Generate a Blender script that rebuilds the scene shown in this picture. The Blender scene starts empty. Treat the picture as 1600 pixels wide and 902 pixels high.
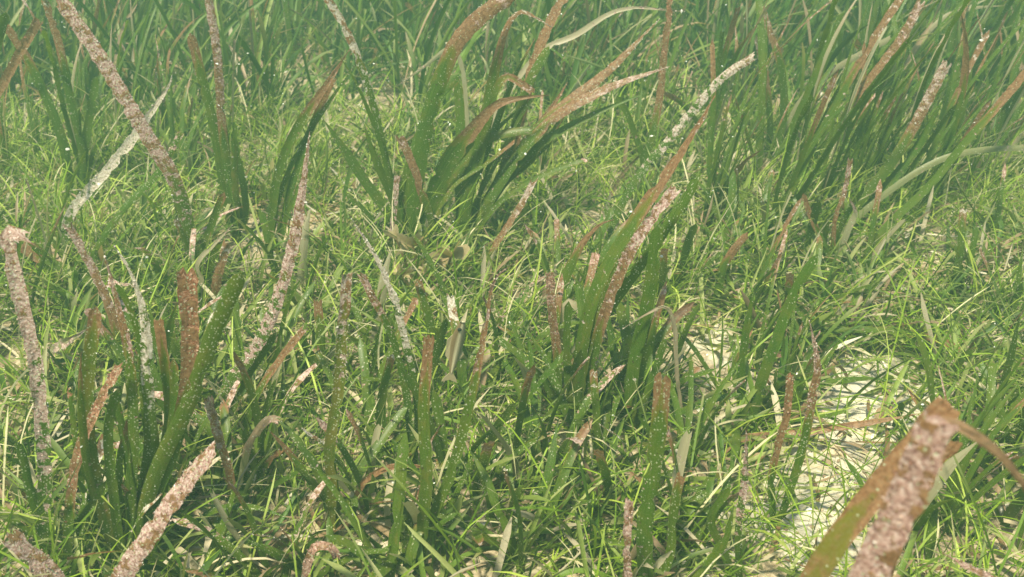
import bpy, math, random
import numpy as np
from mathutils import Vector, noise as mnoise

rng = np.random.default_rng(11)
random.seed(11)
scene = bpy.context.scene
COL = scene.collection
R = math.radians

# ------------------------------------------------------------------ camera
CAM_H, PITCH, FPX = 0.62, R(29.0), 1473.0
cam_data = bpy.data.cameras.new("camera")
cam_data.sensor_width = 36.0
cam_data.lens = 36.0 * FPX / 1600.0
cam_data.clip_start, cam_data.clip_end = 0.01, 200.0
cam_data.dof.use_dof = True
cam_data.dof.focus_distance = 0.95
cam_data.dof.aperture_fstop = 12.5
cam = bpy.data.objects.new("camera", cam_data)
COL.objects.link(cam)
cam.location = (0, 0, CAM_H)
cam.rotation_euler = (R(90) - PITCH, 0, 0)
scene.camera = cam

# ------------------------------------------------------------------ daylight
SUN_EL, SUN_AZ = R(66), R(212)      # azimuth from +Y, clockwise: behind the camera, from the left
world = bpy.data.worlds.new("World")
scene.world = world
world.use_nodes = True
wn = world.node_tree.nodes
sky = wn.new("ShaderNodeTexSky")
sky.sky_type = 'NISHITA'
sky.sun_disc = False
sky.sun_elevation = SUN_EL
sky.sun_rotation = SUN_AZ
wn["Background"].inputs["Strength"].default_value = 0.105
world.node_tree.links.new(sky.outputs[0], wn["Background"].inputs["Color"])
sun_data = bpy.data.lights.new("sun", 'SUN')
sun_data.energy = 5.0
sun_data.angle = R(6)          # spread by the rippled surface overhead
sun_data.color = (1.0, 0.94, 0.72)
sun = bpy.data.objects.new("sun", sun_data)
COL.objects.link(sun)
sd = Vector((math.sin(SUN_AZ) * math.cos(SUN_EL), math.cos(SUN_AZ) * math.cos(SUN_EL), math.sin(SUN_EL)))
sun.rotation_euler = sd.to_track_quat('Z', 'Y').to_euler()

scene.view_settings.view_transform = 'Standard'
scene.view_settings.look = 'None'
scene.view_settings.gamma = 1.0
scene.view_settings.use_curve_mapping = False
scene.view_settings.exposure = 0.88
scene.render.engine = 'CYCLES'
cy = scene.cycles
cy.use_denoising = True
cy.max_bounces = 8
cy.diffuse_bounces = 4
cy.transmission_bounces = 6
cy.volume_bounces = 1
cy.use_adaptive_sampling = True
cy.adaptive_threshold = 0.02

# ------------------------------------------------------------------ placing helpers
CP, SP = math.cos(PITCH), math.sin(PITCH)

def ray(px, py):
    """direction through a point of the 1600 x 902 photograph"""
    a, b = (px - 800.0) / FPX, (451.0 - py) / FPX
    return np.array([a, CP + b * SP, -SP + b * CP])

def ground_at(px, py):
    d = ray(px, py)
    return np.array([0, 0, CAM_H]) + d * (CAM_H / -d[2])

def on_plane(px, py, y0, k):
    """point of the ray on the leaning plane y = y0 + k*z that the plant grows in"""
    d = ray(px, py)
    t = (y0 + k * CAM_H) / (d[1] - k * d[2])
    return np.array([0, 0, CAM_H]) + d * t

def ground_z(x, y):
    return 0.012 * mnoise.noise(Vector((x * 2.1, y * 2.1, 3.7))) + 0.006 * mnoise.noise(Vector((x * 7.0, y * 7.0, 9.1)))

# ------------------------------------------------------------------ materials
class N:
    def __init__(s, name):
        s.m = bpy.data.materials.new(name)
        s.m.use_nodes = True
        s.t = s.m.node_tree
        s.t.nodes.clear()
        s.out = s.t.nodes.new("ShaderNodeOutputMaterial")
    def add(s, typ, **kw):
        n = s.t.nodes.new(typ)
        for k, v in kw.items():
            setattr(n, k, v)
        return n
    def put(s, sock, v):
        if isinstance(v, bpy.types.NodeSocket):
            s.t.links.new(v, sock)
        elif isinstance(v, (tuple, list)) and len(v) == 3 and sock.type == 'RGBA':
            sock.default_value = (*v, 1)
        else:
            sock.default_value = v
    def math(s, op, a, b=0.0, c=None):
        n = s.add("ShaderNodeMath", operation=op)
        s.put(n.inputs[0], a); s.put(n.inputs[1], b)
        if c is not None: s.put(n.inputs[2], c)
        return n.outputs[0]
    def mix(s, f, a, b, mode='MIX'):
        n = s.add("ShaderNodeMix", data_type='RGBA', blend_type=mode)
        s.put(n.inputs[0], f); s.put(n.inputs[6], a); s.put(n.inputs[7], b)
        return n.outputs[2]
    def attr(s, name, out="Fac"):
        return s.add("ShaderNodeAttribute", attribute_name=name).outputs[out]
    def ramp(s, f, stops):
        n = s.add("ShaderNodeValToRGB")
        e = n.color_ramp.elements
        while len(e) < len(stops): e.new(0.5)
        for el, (p, c) in zip(e, stops):
            el.position = p; el.color = (*c, 1)
        s.put(n.inputs[0], f)
        return n.outputs[0]
    def noise(s, vec, scale, detail=2.0, rough=0.5):
        n = s.add("ShaderNodeTexNoise")
        s.put(n.inputs["Vector"], vec); n.inputs["Scale"].default_value = scale
        n.inputs["Detail"].default_value = detail; n.inputs["Roughness"].default_value = rough
        return n.outputs[0]
    def step(s, v, lo, hi):
        n = s.add("ShaderNodeMapRange", interpolation_type='SMOOTHSTEP')
        s.put(n.inputs[0], v); s.put(n.inputs[1], lo); s.put(n.inputs[2], hi)
        return n.outputs[0]
    def vmul(s, v, w):
        n = s.add("ShaderNodeVectorMath", operation='MULTIPLY')
        s.put(n.inputs[0], v); n.inputs[1].default_value = w
        return n.outputs[0]
    def vadd(s, v, w):
        n = s.add("ShaderNodeVectorMath", operation='ADD')
        s.put(n.inputs[0], v); s.put(n.inputs[1], w)
        return n.outputs[0]
    def leaf_shader(s, col, rough, trans, bump=None, strength=0.3, dist=0.001, spec=0.3):
        p = s.add("ShaderNodeBsdfPrincipled")
        s.put(p.inputs["Base Color"], col); s.put(p.inputs["Roughness"], rough)
        p.inputs["Specular IOR Level"].default_value = spec
        if bump is not None:
            b = s.add("ShaderNodeBump")
            b.inputs["Strength"].default_value = strength; b.inputs["Distance"].default_value = dist
            s.put(b.inputs["Height"], bump)
            s.t.links.new(b.outputs[0], p.inputs["Normal"])
        tr = s.add("ShaderNodeBsdfTranslucent")
        s.put(tr.inputs[0], s.mix(1.0, col, (1.25, 1.25, 0.7), 'MULTIPLY'))
        m = s.add("ShaderNodeMixShader")
        s.put(m.inputs[0], trans)
        s.t.links.new(p.outputs[0], m.inputs[1]); s.t.links.new(tr.outputs[0], m.inputs[2])
        s.t.links.new(m.outputs[0], s.out.inputs[0])

def strap_material():
    n = N("strap_leaf")
    uv = n.add("ShaderNodeUVMap", uv_map="UVMap").outputs[0]
    rnd = n.add("ShaderNodeObjectInfo").outputs["Random"]
    off = n.add("ShaderNodeCombineXYZ")
    n.put(off.inputs[0], n.math('MULTIPLY', rnd, 7.3)); n.put(off.inputs[1], n.math('MULTIPLY', rnd, 3.1))
    v = n.vadd(uv, off.outputs[0])
    hue = n.attr("hue")
    brown, crust, dots, tan = n.attr("brown"), n.attr("crust"), n.attr("dots"), n.attr("tan")
    streak = n.noise(n.vmul(v, (1, 0.05, 1)), 420.0, 2.0)
    blotch = n.noise(v, 45.0, 3.0)
    g = n.mix(streak, (0.036, 0.088, 0.003), (0.085, 0.160, 0.007))
    g = n.mix(n.step(blotch, 0.45, 0.75), g, (0.110, 0.145, 0.010))
    g = n.mix(n.math('MULTIPLY', rnd, 0.35), g, (0.125, 0.160, 0.010))
    bl = n.math('ADD', brown, n.math('MULTIPLY', n.math('SUBTRACT', n.noise(n.vmul(v, (1, 0.35, 1)), 130.0, 4.0, 0.65), 0.5), 1.1))
    br = n.mix(n.step(n.noise(v, 230.0, 4.0, 0.7), 0.3, 0.7), (0.16, 0.068, 0.028), (0.36, 0.195, 0.098))
    c = n.mix(n.step(bl, 0.08, 0.42), g, (0.165, 0.150, 0.018))
    c = n.mix(n.step(bl, 0.40, 0.66), c, br)
    c = n.mix(n.math('MULTIPLY', n.step(n.noise(v, 210.0, 2.0), 0.66, 0.72), 0.75), c, (0.06, 0.04, 0.015))
    vein = n.noise(n.vmul(v, (1, 0.012, 1)), 900.0, 1.0)
    c = n.mix(0.5, c, n.mix(vein, (0.45, 0.45, 0.45), (1.5, 1.5, 1.5)), 'MULTIPLY')
    c = n.mix(n.math('MULTIPLY', n.step(n.noise(v, 620.0, 3.0, 0.7), 0.45, 0.75), 0.38), c, (0.27, 0.25, 0.15))
    c = n.mix(tan, c, n.mix(streak, (0.32, 0.25, 0.155), (0.56, 0.47, 0.33)))
    fine = n.noise(v, 380.0, 3.0, 0.65)
    cr = n.ramp(fine, [(0.34, (0.17, 0.085, 0.068)), (0.47, (0.34, 0.205, 0.165)), (0.58, (0.46, 0.325, 0.275)), (0.74, (0.66, 0.58, 0.52))])
    cr = n.mix(n.step(hue, 0.15, 1.0), cr, n.ramp(fine, [(0.32, (0.22, 0.18, 0.11)), (0.50, (0.46, 0.40, 0.31)), (0.72, (0.68, 0.63, 0.54))]))
    cr = n.mix(n.step(hue, -0.15, -1.0), cr, n.ramp(fine, [(0.34, (0.12, 0.045, 0.02)), (0.52, (0.29, 0.125, 0.06)), (0.72, (0.50, 0.33, 0.23))]))
    mid = n.noise(v, 105.0, 4.0, 0.65)
    cm = n.step(n.math('ADD', crust, n.math('MULTIPLY', n.math('SUBTRACT', mid, 0.5), 3.0)), 0.42, 0.62)
    c = n.mix(cm, c, cr)
    vo = n.add("ShaderNodeTexVoronoi")
    n.put(vo.inputs["Vector"], v); vo.inputs["Scale"].default_value = 430.0
    sep = n.add("ShaderNodeSeparateColor")
    n.put(sep.inputs[0], vo.outputs["Color"])
    gate = n.math('LESS_THAN', sep.outputs[0], n.math('MULTIPLY', dots, 0.7))
    dm = n.math('MULTIPLY', gate, n.step(vo.outputs["Distance"], 0.36, 0.22))
    c = n.mix(dm, c, (0.42, 0.43, 0.27))
    h = n.math('ADD', n.math('MULTIPLY', fine, n.math('ADD', n.math('MULTIPLY', cm, 1.6), 0.12)), n.math('MULTIPLY', streak, 0.2))
    n.leaf_shader(c, n.math('ADD', 0.42, n.math('MULTIPLY', cm, 0.45)), n.math('SUBTRACT', 0.42, n.math('MULTIPLY', cm, 0.30)), h, 0.6, 0.0012, 0.3)
    return n.m

def tinted_material(name, rough, trans, fine=300.0, amt=0.35, spec=0.3, bump=0.3):
    """colour of the piece itself comes from the mesh attribute 'tint'"""
    n = N(name)
    co = n.add("ShaderNodeNewGeometry").outputs["Position"]
    t = n.attr("tint", "Color")
    f = n.noise(co, fine, 3.0, 0.6)
    k = n.math('ADD', 1.0 - amt, n.math('MULTIPLY', f, 2 * amt))
    cc = n.add("ShaderNodeCombineXYZ")
    for i in range(3): n.put(cc.inputs[i], k)
    c = n.mix(1.0, t, cc.outputs[0], 'MULTIPLY')
    n.leaf_shader(c, rough, trans, f, bump, 0.001, spec)
    return n.m

def sand_material():
    n = N("sand")
    co = n.add("ShaderNodeNewGeometry").outputs["Position"]
    clean = n.attr("clean")
    a = n.noise(co, 9.0, 4.0)
    b = n.noise(co, 160.0, 4.0, 0.7)
    sand = n.mix(n.step(a, 0.3, 0.7), (0.42, 0.37, 0.27), (0.54, 0.49, 0.38))
    sand = n.mix(n.step(b, 0.42, 0.7), sand, (0.60, 0.55, 0.42))
    mud = n.mix(n.step(b, 0.35, 0.68), (0.24, 0.185, 0.11), (0.48, 0.39, 0.26))
    k = n.step(n.math('ADD', clean, n.math('MULTIPLY', n.math('SUBTRACT', n.noise(co, 28.0, 4.0), 0.5), 1.3)), 0.25, 0.6)
    c = n.mix(k, mud, sand)
    c = n.mix(n.math('MULTIPLY', n.step(n.noise(co, 75.0, 4.0, 0.7), 0.54, 0.68), 0.6), c, (0.22, 0.165, 0.10))
    p = n.add("ShaderNodeBsdfPrincipled")
    n.put(p.inputs["Base Color"], c); p.inputs["Roughness"].default_value = 0.95
    p.inputs["Specular IOR Level"].default_value = 0.1
    bm = n.add("ShaderNodeBump"); bm.inputs["Strength"].default_value = 0.8; bm.inputs["Distance"].default_value = 0.004
    n.put(bm.inputs["Height"], b); n.t.links.new(bm.outputs[0], p.inputs["Normal"])
    n.t.links.new(p.outputs[0], n.out.inputs[0])
    return n.m

M_STRAP = strap_material()
M_TURF = tinted_material("turf_leaf", 0.5, 0.34, 500.0, 0.25)
M_CRUST = tinted_material("epiphyte_crust", 0.9, 0.15, 900.0, 0.3, 0.1)
M_RUBBLE = tinted_material("coral_rubble", 0.9, 0.0, 220.0, 0.35, 0.1, 0.8)
M_ALGA = tinted_material("brown_alga", 0.7, 0.3, 260.0, 0.35, 0.2)
M_FISH = tinted_material("fish_skin", 0.35, 0.0, 500.0, 0.15, 0.5, 0.1)
M_SAND = sand_material()

# ------------------------------------------------------------------ mesh helpers
def mesh_from(name, co, faces, mat, attrs=None, tint=None, uv=None, smooth=True):
    """faces: (n,3) or (n,4) int array"""
    me = bpy.data.meshes.new(name)
    co = np.asarray(co, dtype=np.float32); faces = np.asarray(faces, dtype=np.int32)
    k = faces.shape[1]
    me.vertices.add(len(co)); me.vertices.foreach_set("co", co.ravel())
    me.loops.add(faces.size); me.loops.foreach_set("vertex_index", faces.ravel())
    me.polygons.add(len(faces))
    me.polygons.foreach_set("loop_start", np.arange(0, faces.size, k, dtype=np.int32))
    me.polygons.foreach_set("use_smooth", np.full(len(faces), smooth, dtype=bool))
    if uv is not None:
        l = me.uv_layers.new(name="UVMap")
        l.data.foreach_set("uv", np.asarray(uv, dtype=np.float32)[faces.ravel()].ravel())
    for an, av in (attrs or {}).items():
        a = me.attributes.new(an, 'FLOAT', 'POINT'); a.data.foreach_set("value", np.asarray(av, dtype=np.float32).ravel())
    if tint is not None:
        a = me.attributes.new("tint", 'FLOAT_COLOR', 'POINT')
        t = np.ones((len(co), 4), dtype=np.float32); t[:, :3] = tint
        a.data.foreach_set("color", t.ravel())
    me.update(calc_edges=True); me.validate()
    me.materials.append(mat)
    return me

def link(name, data, parent=None, loc=None):
    o = bpy.data.objects.new(name, data)
    COL.objects.link(o)
    if parent is not None: o.parent = parent
    if loc is not None: o.location = loc
    return o

def tag(o, label=None, cat=None, group=None, kind=None):
    if label: o["label"] = label
    if cat: o["category"] = cat
    if group: o["group"] = group
    if kind: o["kind"] = kind
    return o

def smoothpath(P, n):
    """Catmull-Rom through P, n even samples"""
    P = np.asarray(P, float)
    Q = np.vstack([2 * P[0] - P[1], P, 2 * P[-1] - P[-2]])
    out = []
    for i in range(1, len(Q) - 2):
        t = np.linspace(0, 1, 24, endpoint=False)[:, None]
        p0, p1, p2, p3 = Q[i - 1], Q[i], Q[i + 1], Q[i + 2]
        out.append(0.5 * ((2 * p1) + (-p0 + p2) * t + (2 * p0 - 5 * p1 + 4 * p2 - p3) * t ** 2 + (-p0 + 3 * p1 - 3 * p2 + p3) * t ** 3))
    C = np.vstack(out + [P[-1:]])
    s = np.concatenate([[0], np.cumsum(np.linalg.norm(np.diff(C, axis=0), axis=1))])
    u = np.linspace(0, s[-1], n)
    return np.stack([np.interp(u, s, C[:, i]) for i in range(3)], 1), s[-1]

def unit(v):
    return v / (np.linalg.norm(v, axis=-1, keepdims=True) + 1e-12)

def flakes(pos, nrm, size, tint, flat=0.5, r=rng):
    """many tiny lumps (octahedra) sitting at pos, as one mesh's data"""
    n = len(pos)
    a = unit(np.cross(nrm, r.normal(size=(n, 3)))); b = np.cross(nrm, a)
    s = np.asarray(size)[:, None]
    st = r.uniform(0.7, 1.5, (n, 1))
    h = flat if np.isscalar(flat) else np.asarray(flat)[:, None]
    V = np.stack([pos + a * s * st, pos + b * s, pos - a * s * st, pos - b * s, pos + nrm * s * h, pos - nrm * s * h], 1)
    F = np.array([[0, 1, 4], [1, 2, 4], [2, 3, 4], [3, 0, 4], [1, 0, 5], [2, 1, 5], [3, 2, 5], [0, 3, 5]])
    return V.reshape(-1, 3), (F[None] + 6 * np.arange(n)[:, None, None]).reshape(-1, 3), np.repeat(tint, 6, axis=0)

def crust_tints(n, r):
    pal = np.array([[0.70, 0.64, 0.55], [0.56, 0.44, 0.36], [0.40, 0.25, 0.19], [0.22, 0.10, 0.07], [0.74, 0.72, 0.64]])
    return pal[r.choice(5, n, p=[0.11, 0.36, 0.35, 0.14, 0.04])] * r.uniform(0.8, 1.2, (n, 1))

def strap_leaf(P, width, parent, origin, side=None, b=1.3, c=1.3, d=0.3, tan=0.0, tip='torn', w0=0.75, w1=0.9,
               rot=0.0, twist=0.3, nu=7, fuzz=1.0, step=0.006, name='leaf', r=rng, olive=0.0, jag=None, cmul=1.0, hue=None):
    """one strap leaf along P (world points, base to tip); width in metres; b, c: share of the length where
    browning / crust sets in; d: how many pale spots"""
    P = np.asarray(P, float)
    L = np.linalg.norm(np.diff(P, axis=0), axis=1).sum()
    ns = int(np.clip(L / step, 8, 90))
    C, L = smoothpath(P, ns)
    if hue is None: hue = float(np.clip(r.normal(0, .55), -1, 1))
    wob = 0.0015 * width / 0.016
    ph = r.uniform(0, 6.28, 4)
    t = np.linspace(0, 1, ns)
    T = unit(np.gradient(C, axis=0))
    if side is None:
        S = unit(np.cross(T, C - np.array([0, 0, CAM_H])))
    else:
        S = unit(np.tile(side, (ns, 1)) - T * (T @ side)[:, None])
    Nn = np.cross(T, S)
    if side is None:      # of the two ways to turn, the one that shows its sunlit face
        m_ = ns // 2
        def lit(a_):
            q_ = Nn[m_] * math.cos(a_) - S[m_] * math.sin(a_)
            if q_ @ (np.array([0, 0, CAM_H]) - C[m_]) < 0: q_ = -q_
            return q_ @ np.array(sd)
        if abs(rot) < 0.3 and c < 1.0: rot = 0.3
        rot = rot if lit(rot) > lit(-rot) else -rot
    ang = (rot + twist * np.sin(2.2 * t + ph[0]) * np.clip(t * 3, 0, 1))[:, None]
    S, Nn = S * np.cos(ang) + Nn * np.sin(ang), Nn * np.cos(ang) - S * np.sin(ang)
    C = C + S * (wob * np.sin(9 * t + ph[1]))[:, None] + Nn * (1.6 * wob * np.sin(7 * t + ph[2]))[:, None]
    prof = np.where(t < 0.35, w0 + (1 - w0) * np.sin(np.clip(t / 0.35, 0, 1) * math.pi / 2), 1 - (1 - w1) * np.clip((t - 0.35) / 0.65, 0, 1) ** 1.6)
    endl = {'round': width * 0.9, 'taper': L * 0.28, 'torn': 0.0, 'tail': L * 0.45}[tip]
    if endl > 0:
        q = np.clip((1 - t) * L / endl, 0, 1)
        prof = prof * (np.sqrt(1 - (1 - q) ** 2) if tip == 'round' else np.maximum(q ** 0.8, 0.06))
        if tip == 'round': prof = np.maximum(prof, 0.05)
    ragged = np.clip((t - min(b, c)) * 4, 0, 1)
    u = np.linspace(-1, 1, nu)
    hw = width * 0.5 * prof
    edge = 1 + (r.normal(0, 0.07, (ns, 2)) * ragged[:, None]) + 0.03 * np.sin(np.outer(t * L * 300, [1, 1.13]) + ph[:2])
    for _ in range(int(r.poisson(L * 7))):
        a_ = int(r.integers(2, ns - 2)); e_ = int(r.integers(2)); w_ = int(r.integers(1, 3))
        edge[a_:a_ + w_, e_] *= r.uniform(0.35, 0.75)
    ww = np.where(u[None] < 0, -hw[:, None] * edge[:, :1], hw[:, None] * edge[:, 1:]) * np.abs(u)[None]
    cup = (u ** 2)[None] * hw[:, None] * 0.20 * math.copysign(1, r.normal())
    X = C[:, None] + S[:, None] * ww[..., None] + Nn[:, None] * (cup[..., None] + (r.normal(0, 0.0006, (ns, nu)) * ragged[:, None])[..., None])
    if tip == 'torn':      # bitten-off, frayed end
        j = r.normal(0, jag if jag is not None else 0.26, nu) * width
        if nu > 7: j = np.convolve(np.pad(j, 1, mode='edge'), [.3, .4, .3], 'valid')
        for back, f in ((1, 1.0), (2, 0.6), (3, 0.3)):
            X[-back] += T[-back][None] * (j * f)[:, None]
    X = X.reshape(-1, 3)
    i0 = (np.arange(ns - 1)[:, None] * nu + np.arange(nu - 1)[None]).ravel()
    F = np.stack([i0, i0 + 1, i0 + nu + 1, i0 + nu], 1)
    tt = np.repeat(t, nu)
    uv = np.stack([np.tile(u, ns) * width * 0.5 + 0.05, tt * L], 1)
    br = np.clip((tt - b) / 0.16 + 0.35, 0, 1) if b < 1.2 else np.zeros_like(tt)
    if b < 1.2: br = np.clip(br + (np.abs(np.tile(u, ns)) - .6) * .55 * np.clip((tt - b) * 5 + 1.6, 0, 1), 0, 1)
    br = np.maximum(br, olive)
    cr = np.clip((tt - c) / 0.40 + 0.12, 0, 1) ** 0.7 * (tt > c - 0.05) * 0.62 * cmul if c < 1.2 else np.zeros_like(tt)
    do = np.clip(d * (0.5 + tt), 0, 1)
    me = mesh_from(name, X - origin, F, M_STRAP, dict(brown=br, crust=cr, dots=do, hue=np.full_like(tt, hue), tan=np.full_like(tt, tan)), None, uv)
    o = link(name, me, parent)
    dep_near = np.linalg.norm(C[-1] - np.array([0, 0, CAM_H]))
    if fuzz > 0:
        # lumps of the crust and pale round spots, real little bodies on the leaf
        area = L * width
        ncr = int(fuzz * 120000 * area * max(0, 1 - c) * 0.8) if c < 1 else 0
        nsp = int(fuzz * 62000 * area * d)
        k = []
        if ncr:
            cen = r.random(max(5, int(L * 70))); q_ = r.random(ncr)
            q_ = np.where(r.random(ncr) < .7, cen[r.integers(0, len(cen), ncr)] + r.normal(0, .018, ncr), q_)
            k.append((np.clip(c + (1 - c) * np.clip(q_, 0, 1) ** .8, 0, 0.999), 0))
        if nsp:
            cc_ = r.random(7); k.append((np.clip(np.where(r.random(nsp) < .6, cc_[r.integers(0, 7, nsp)] ** .6 + r.normal(0, .045, nsp), r.beta(2.4, 1.1, nsp)), 0, .99) * min(1, c + 0.1), 1))
        if k:
            Vs, Fs, Ts, base = [], [], [], 0
            for ts, mode in k:
                n = len(ts)
                fi = ts * (ns - 1); ii = np.clip(fi.astype(int), 0, ns - 2); fr = (fi - ii)[:, None]
                uu = r.uniform(-1, 1, n)
                if mode == 0:
                    ed = r.random(n) < 0.35
                    uu[ed] = np.sign(uu[ed]) * r.uniform(0.9, 1.12, ed.sum())
                Cc = C[ii] * (1 - fr) + C[ii + 1] * fr
                Sd, Nd, h = S[ii], Nn[ii], (hw[ii] * (1 - fr[:, 0]) + hw[ii + 1] * fr[:, 0])
                sg = np.where(r.random(n) < 0.5, 1, -1)[:, None]
                cpv = (uu ** 2 * h)[:, None] * (cup[0, 0] / max(hw[0], 1e-6))
                pos = Cc + Sd * (uu * h)[:, None] + Nd * (cpv + sg * 0.0003)
                if mode == 0:
                    nr = unit(Nd * sg + r.normal(0, 0.6, (n, 3)) + Sd * (uu ** 3)[:, None])
                    sz = (r.gamma(1.4, 0.00018, n) + 0.00008) * (0.65 if dep_near < 0.5 else 1.0)
                    ct = crust_tints(n, r)
                    ct = ct * (1 - max(hue, 0) * .6) + np.array([.62, .60, .50]) * max(hue, 0) * .6 if hue > 0 else ct * (1 + hue * .6) + np.array([.34, .17, .09]) * (-hue) * .6
                    v, f, tn = flakes(pos, nr, sz, ct, r.uniform(0.6, 1.8, n), r)
                else:
                    sz = (r.gamma(1.0, 0.00015, n) + 0.00009) * (0.5 if dep_near < 0.5 else 1.0)
                    tn = np.array([0.56, 0.56, 0.42]) * r.uniform(0.45, 1.15, (n, 1))
                    v, f, tn = flakes(pos, unit(Nd * sg + r.normal(0, 0.15, (n, 3))), sz, tn, 0.45, r)
                Vs.append(v); Fs.append(f + base); Ts.append(tn); base += len(v)
            cm = mesh_from('crust', np.vstack(Vs) - origin, np.vstack(Fs), M_CRUST, None, np.vstack(Ts), None, False)
            tag(link('crust', cm, o), kind='stuff')
    return o

# bare patches of sand: photograph spot, radius in metres, how bare
BARE = [(ground_at(1368, 590), 0.080, .97), (ground_at(1400, 640), 0.065, .95), (ground_at(1320, 670), 0.06, 0.85), (ground_at(1285, 745), 0.065, 1.0),
        (ground_at(1240, 800), 0.07, .95), (ground_at(1275, 850), 0.06, .9), (ground_at(590, 850), 0.055, 0.6), (ground_at(570, 505), 0.06, 0.5),
        (ground_at(1120, 520), 0.07, 0.6), (ground_at(770, 700), 0.06, 0.45), (ground_at(790, 840), 0.05, 0.5), (ground_at(370, 270), 0.10, 0.2),
        (ground_at(640, 600), 0.05, .4), (ground_at(1160, 590), 0.05, .5)]

def bareness(x, y):
    v = np.zeros_like(x)
    for p, r_, k in BARE:
        v = np.maximum(v, k * np.exp(-(((x - p[0]) ** 2 + (y - p[1]) ** 2) / r_ ** 2) ** 1.5))
    return v

# ------------------------------------------------------------------ seabed
def seabed():
    xs = np.concatenate([np.linspace(-30, -3, 40)[:-1], np.linspace(-3, 3, 180), np.linspace(3, 30, 40)[1:]])
    ys = np.concatenate([np.linspace(-20, -0.4, 30)[:-1], np.linspace(-0.4, 4, 160), np.linspace(4, 40, 50)[1:]])
    g = np.array([[x, y, ground_z(x, y)] for y in ys for x in xs])
    nx, ny = len(xs), len(ys)
    i0 = (np.arange(ny - 1)[:, None] * nx + np.arange(nx - 1)[None]).ravel()
    o = link('seabed', mesh_from('seabed', g, np.stack([i0, i0 + 1, i0 + nx + 1, i0 + nx], 1), M_SAND, dict(clean=bareness(g[:, 0], g[:, 1]) ** 1.2)))
    tag(o, 'pale sandy seabed showing between the seagrass', None, None, 'structure')
seabed()

# ------------------------------------------------------------------ the large strap-leaved plants, one by one
def LF(pts, w, **kw):
    return dict(pts=pts, w=w, **kw)

def plant(label, base, leaves, k=0.0, group=None, name='seagrass_plant', extra=0, wide=0.84):
    g = ground_at(*base)
    g[2] = ground_z(g[0], g[1]) - 0.004
    e = link(name, None, None, g)
    e.empty_display_size = 0.03
    tag(e, label, 'seagrass', group)
    leaves = list(leaves)
    for q in range(extra):
        src = leaves[q % (len(leaves) - (0 if q == 0 else 0))] if q < 2 * len(leaves) else leaves[0]
        f = random.uniform(.55, .9); ox, oy = random.uniform(-38, 38), random.uniform(-15, 25)
        bx_, by_ = base
        pts = [(bx_ + (px - bx_) * f + ox * (j + 1) / len(src['pts']), by_ + (py - by_) * f + oy * (j + 1) / len(src['pts'])) for j, (px, py) in enumerate(src['pts'])]
        leaves.append(dict(pts=pts, w=src['w'] * random.uniform(.45, .85), b=random.choice([1.3, 1.3, 1.3, .85]), c=random.choice([1.3, 1.3, 1.3, .85]), olive=random.choice([0, .1, .2]),
                           d=random.uniform(.1, .6), tip=random.choice(['round', 'taper', 'torn']), k=k + random.uniform(-.15, .25), rot=random.uniform(-.7, .7)))
    for i, lf in enumerate(leaves):
        lf = dict(lf)
        pts, w = lf.pop('pts'), lf.pop('w')
        kk = lf.pop('k', k)
        y0 = g[1] + 0.006 * (i % 3 - 1)
        W = [on_plane(px, py, y0, kk) for px, py in pts]
        first = np.array([g[0] + random.uniform(-0.004, 0.004), y0, g[2]])
        if W[0][2] > 0.012: W = [first] + W
        else: W[0] = first
        mid = W[len(W) // 2]
        dep = mid[1] * CP + (CAM_H - mid[2]) * SP
        rot = lf.pop('rot', random.uniform(-0.35, 0.35))
        strap_leaf(W, wide * w * dep / FPX / math.cos(rot), e, g, rot=rot, nu=11 if w > 38 else 7, **lf)
    return e

plant('long pinkish crusted strap leaf crossing a paler one at upper left', (302, 462),
      [LF([(296, 400), (286, 330), (268, 270), (215, 185), (150, 85), (84, -8)], 27, b=.4, c=.22, d=.9, rot=.1, cmul=1.02, twist=.15, hue=-.1),
       LF([(310, 420), (330, 350), (352, 300)], 14, b=.9, d=.4, tip='round')])
plant('slim whitish crusted leaf leaning right under the long crusted leaf', (92, 430),
      [LF([(110, 340), (165, 268), (215, 205), (262, 142), (272, 116)], 19, b=.9, c=.12, d=.9, w0=.5, tip='taper', rot=.05, hue=.8, twist=.08, cmul=1.45)])
plant('two upright green leaves with brown tips reaching the top edge', (368, 372),
      [LF([(362, 330), (350, 220), (340, 100), (324, -10)], 15, b=.45, c=.5, d=.6),
       LF([(352, 320), (335, 200), (316, 120), (296, 52)], 18, b=.85, d=.3, tip='round'),
       LF([(385, 330), (372, 250), (366, 190)], 13, d=.2, tip='round')], extra=3)
plant('green arching plant with a rusty frayed leaf tip beside the speckled leaf', (424, 402),
      [LF([(420, 370), (432, 285), (462, 208), (505, 138), (546, 76)], 17, b=.68, c=.8, d=.4, tip='taper'),
       LF([(440, 370), (452, 300), (486, 205), (520, 120)], 13, b=.8, c=1, d=.3),
       LF([(432, 380), (446, 320), (450, 262)], 12, d=.2, tip='round')], extra=3)
plant('tall leaf thickly coated in pale speckled crust left of centre', (338, 672),
      [LF([(352, 612), (398, 540), (436, 455), (463, 370), (476, 285), (484, 205)], 25, b=.55, c=.12, d=1, tip='taper', w0=.8, rot=-.1, twist=.1, cmul=1.02, hue=.25),
       LF([(362, 640), (392, 580), (430, 520)], 14, d=.4, tip='round')])
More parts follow.
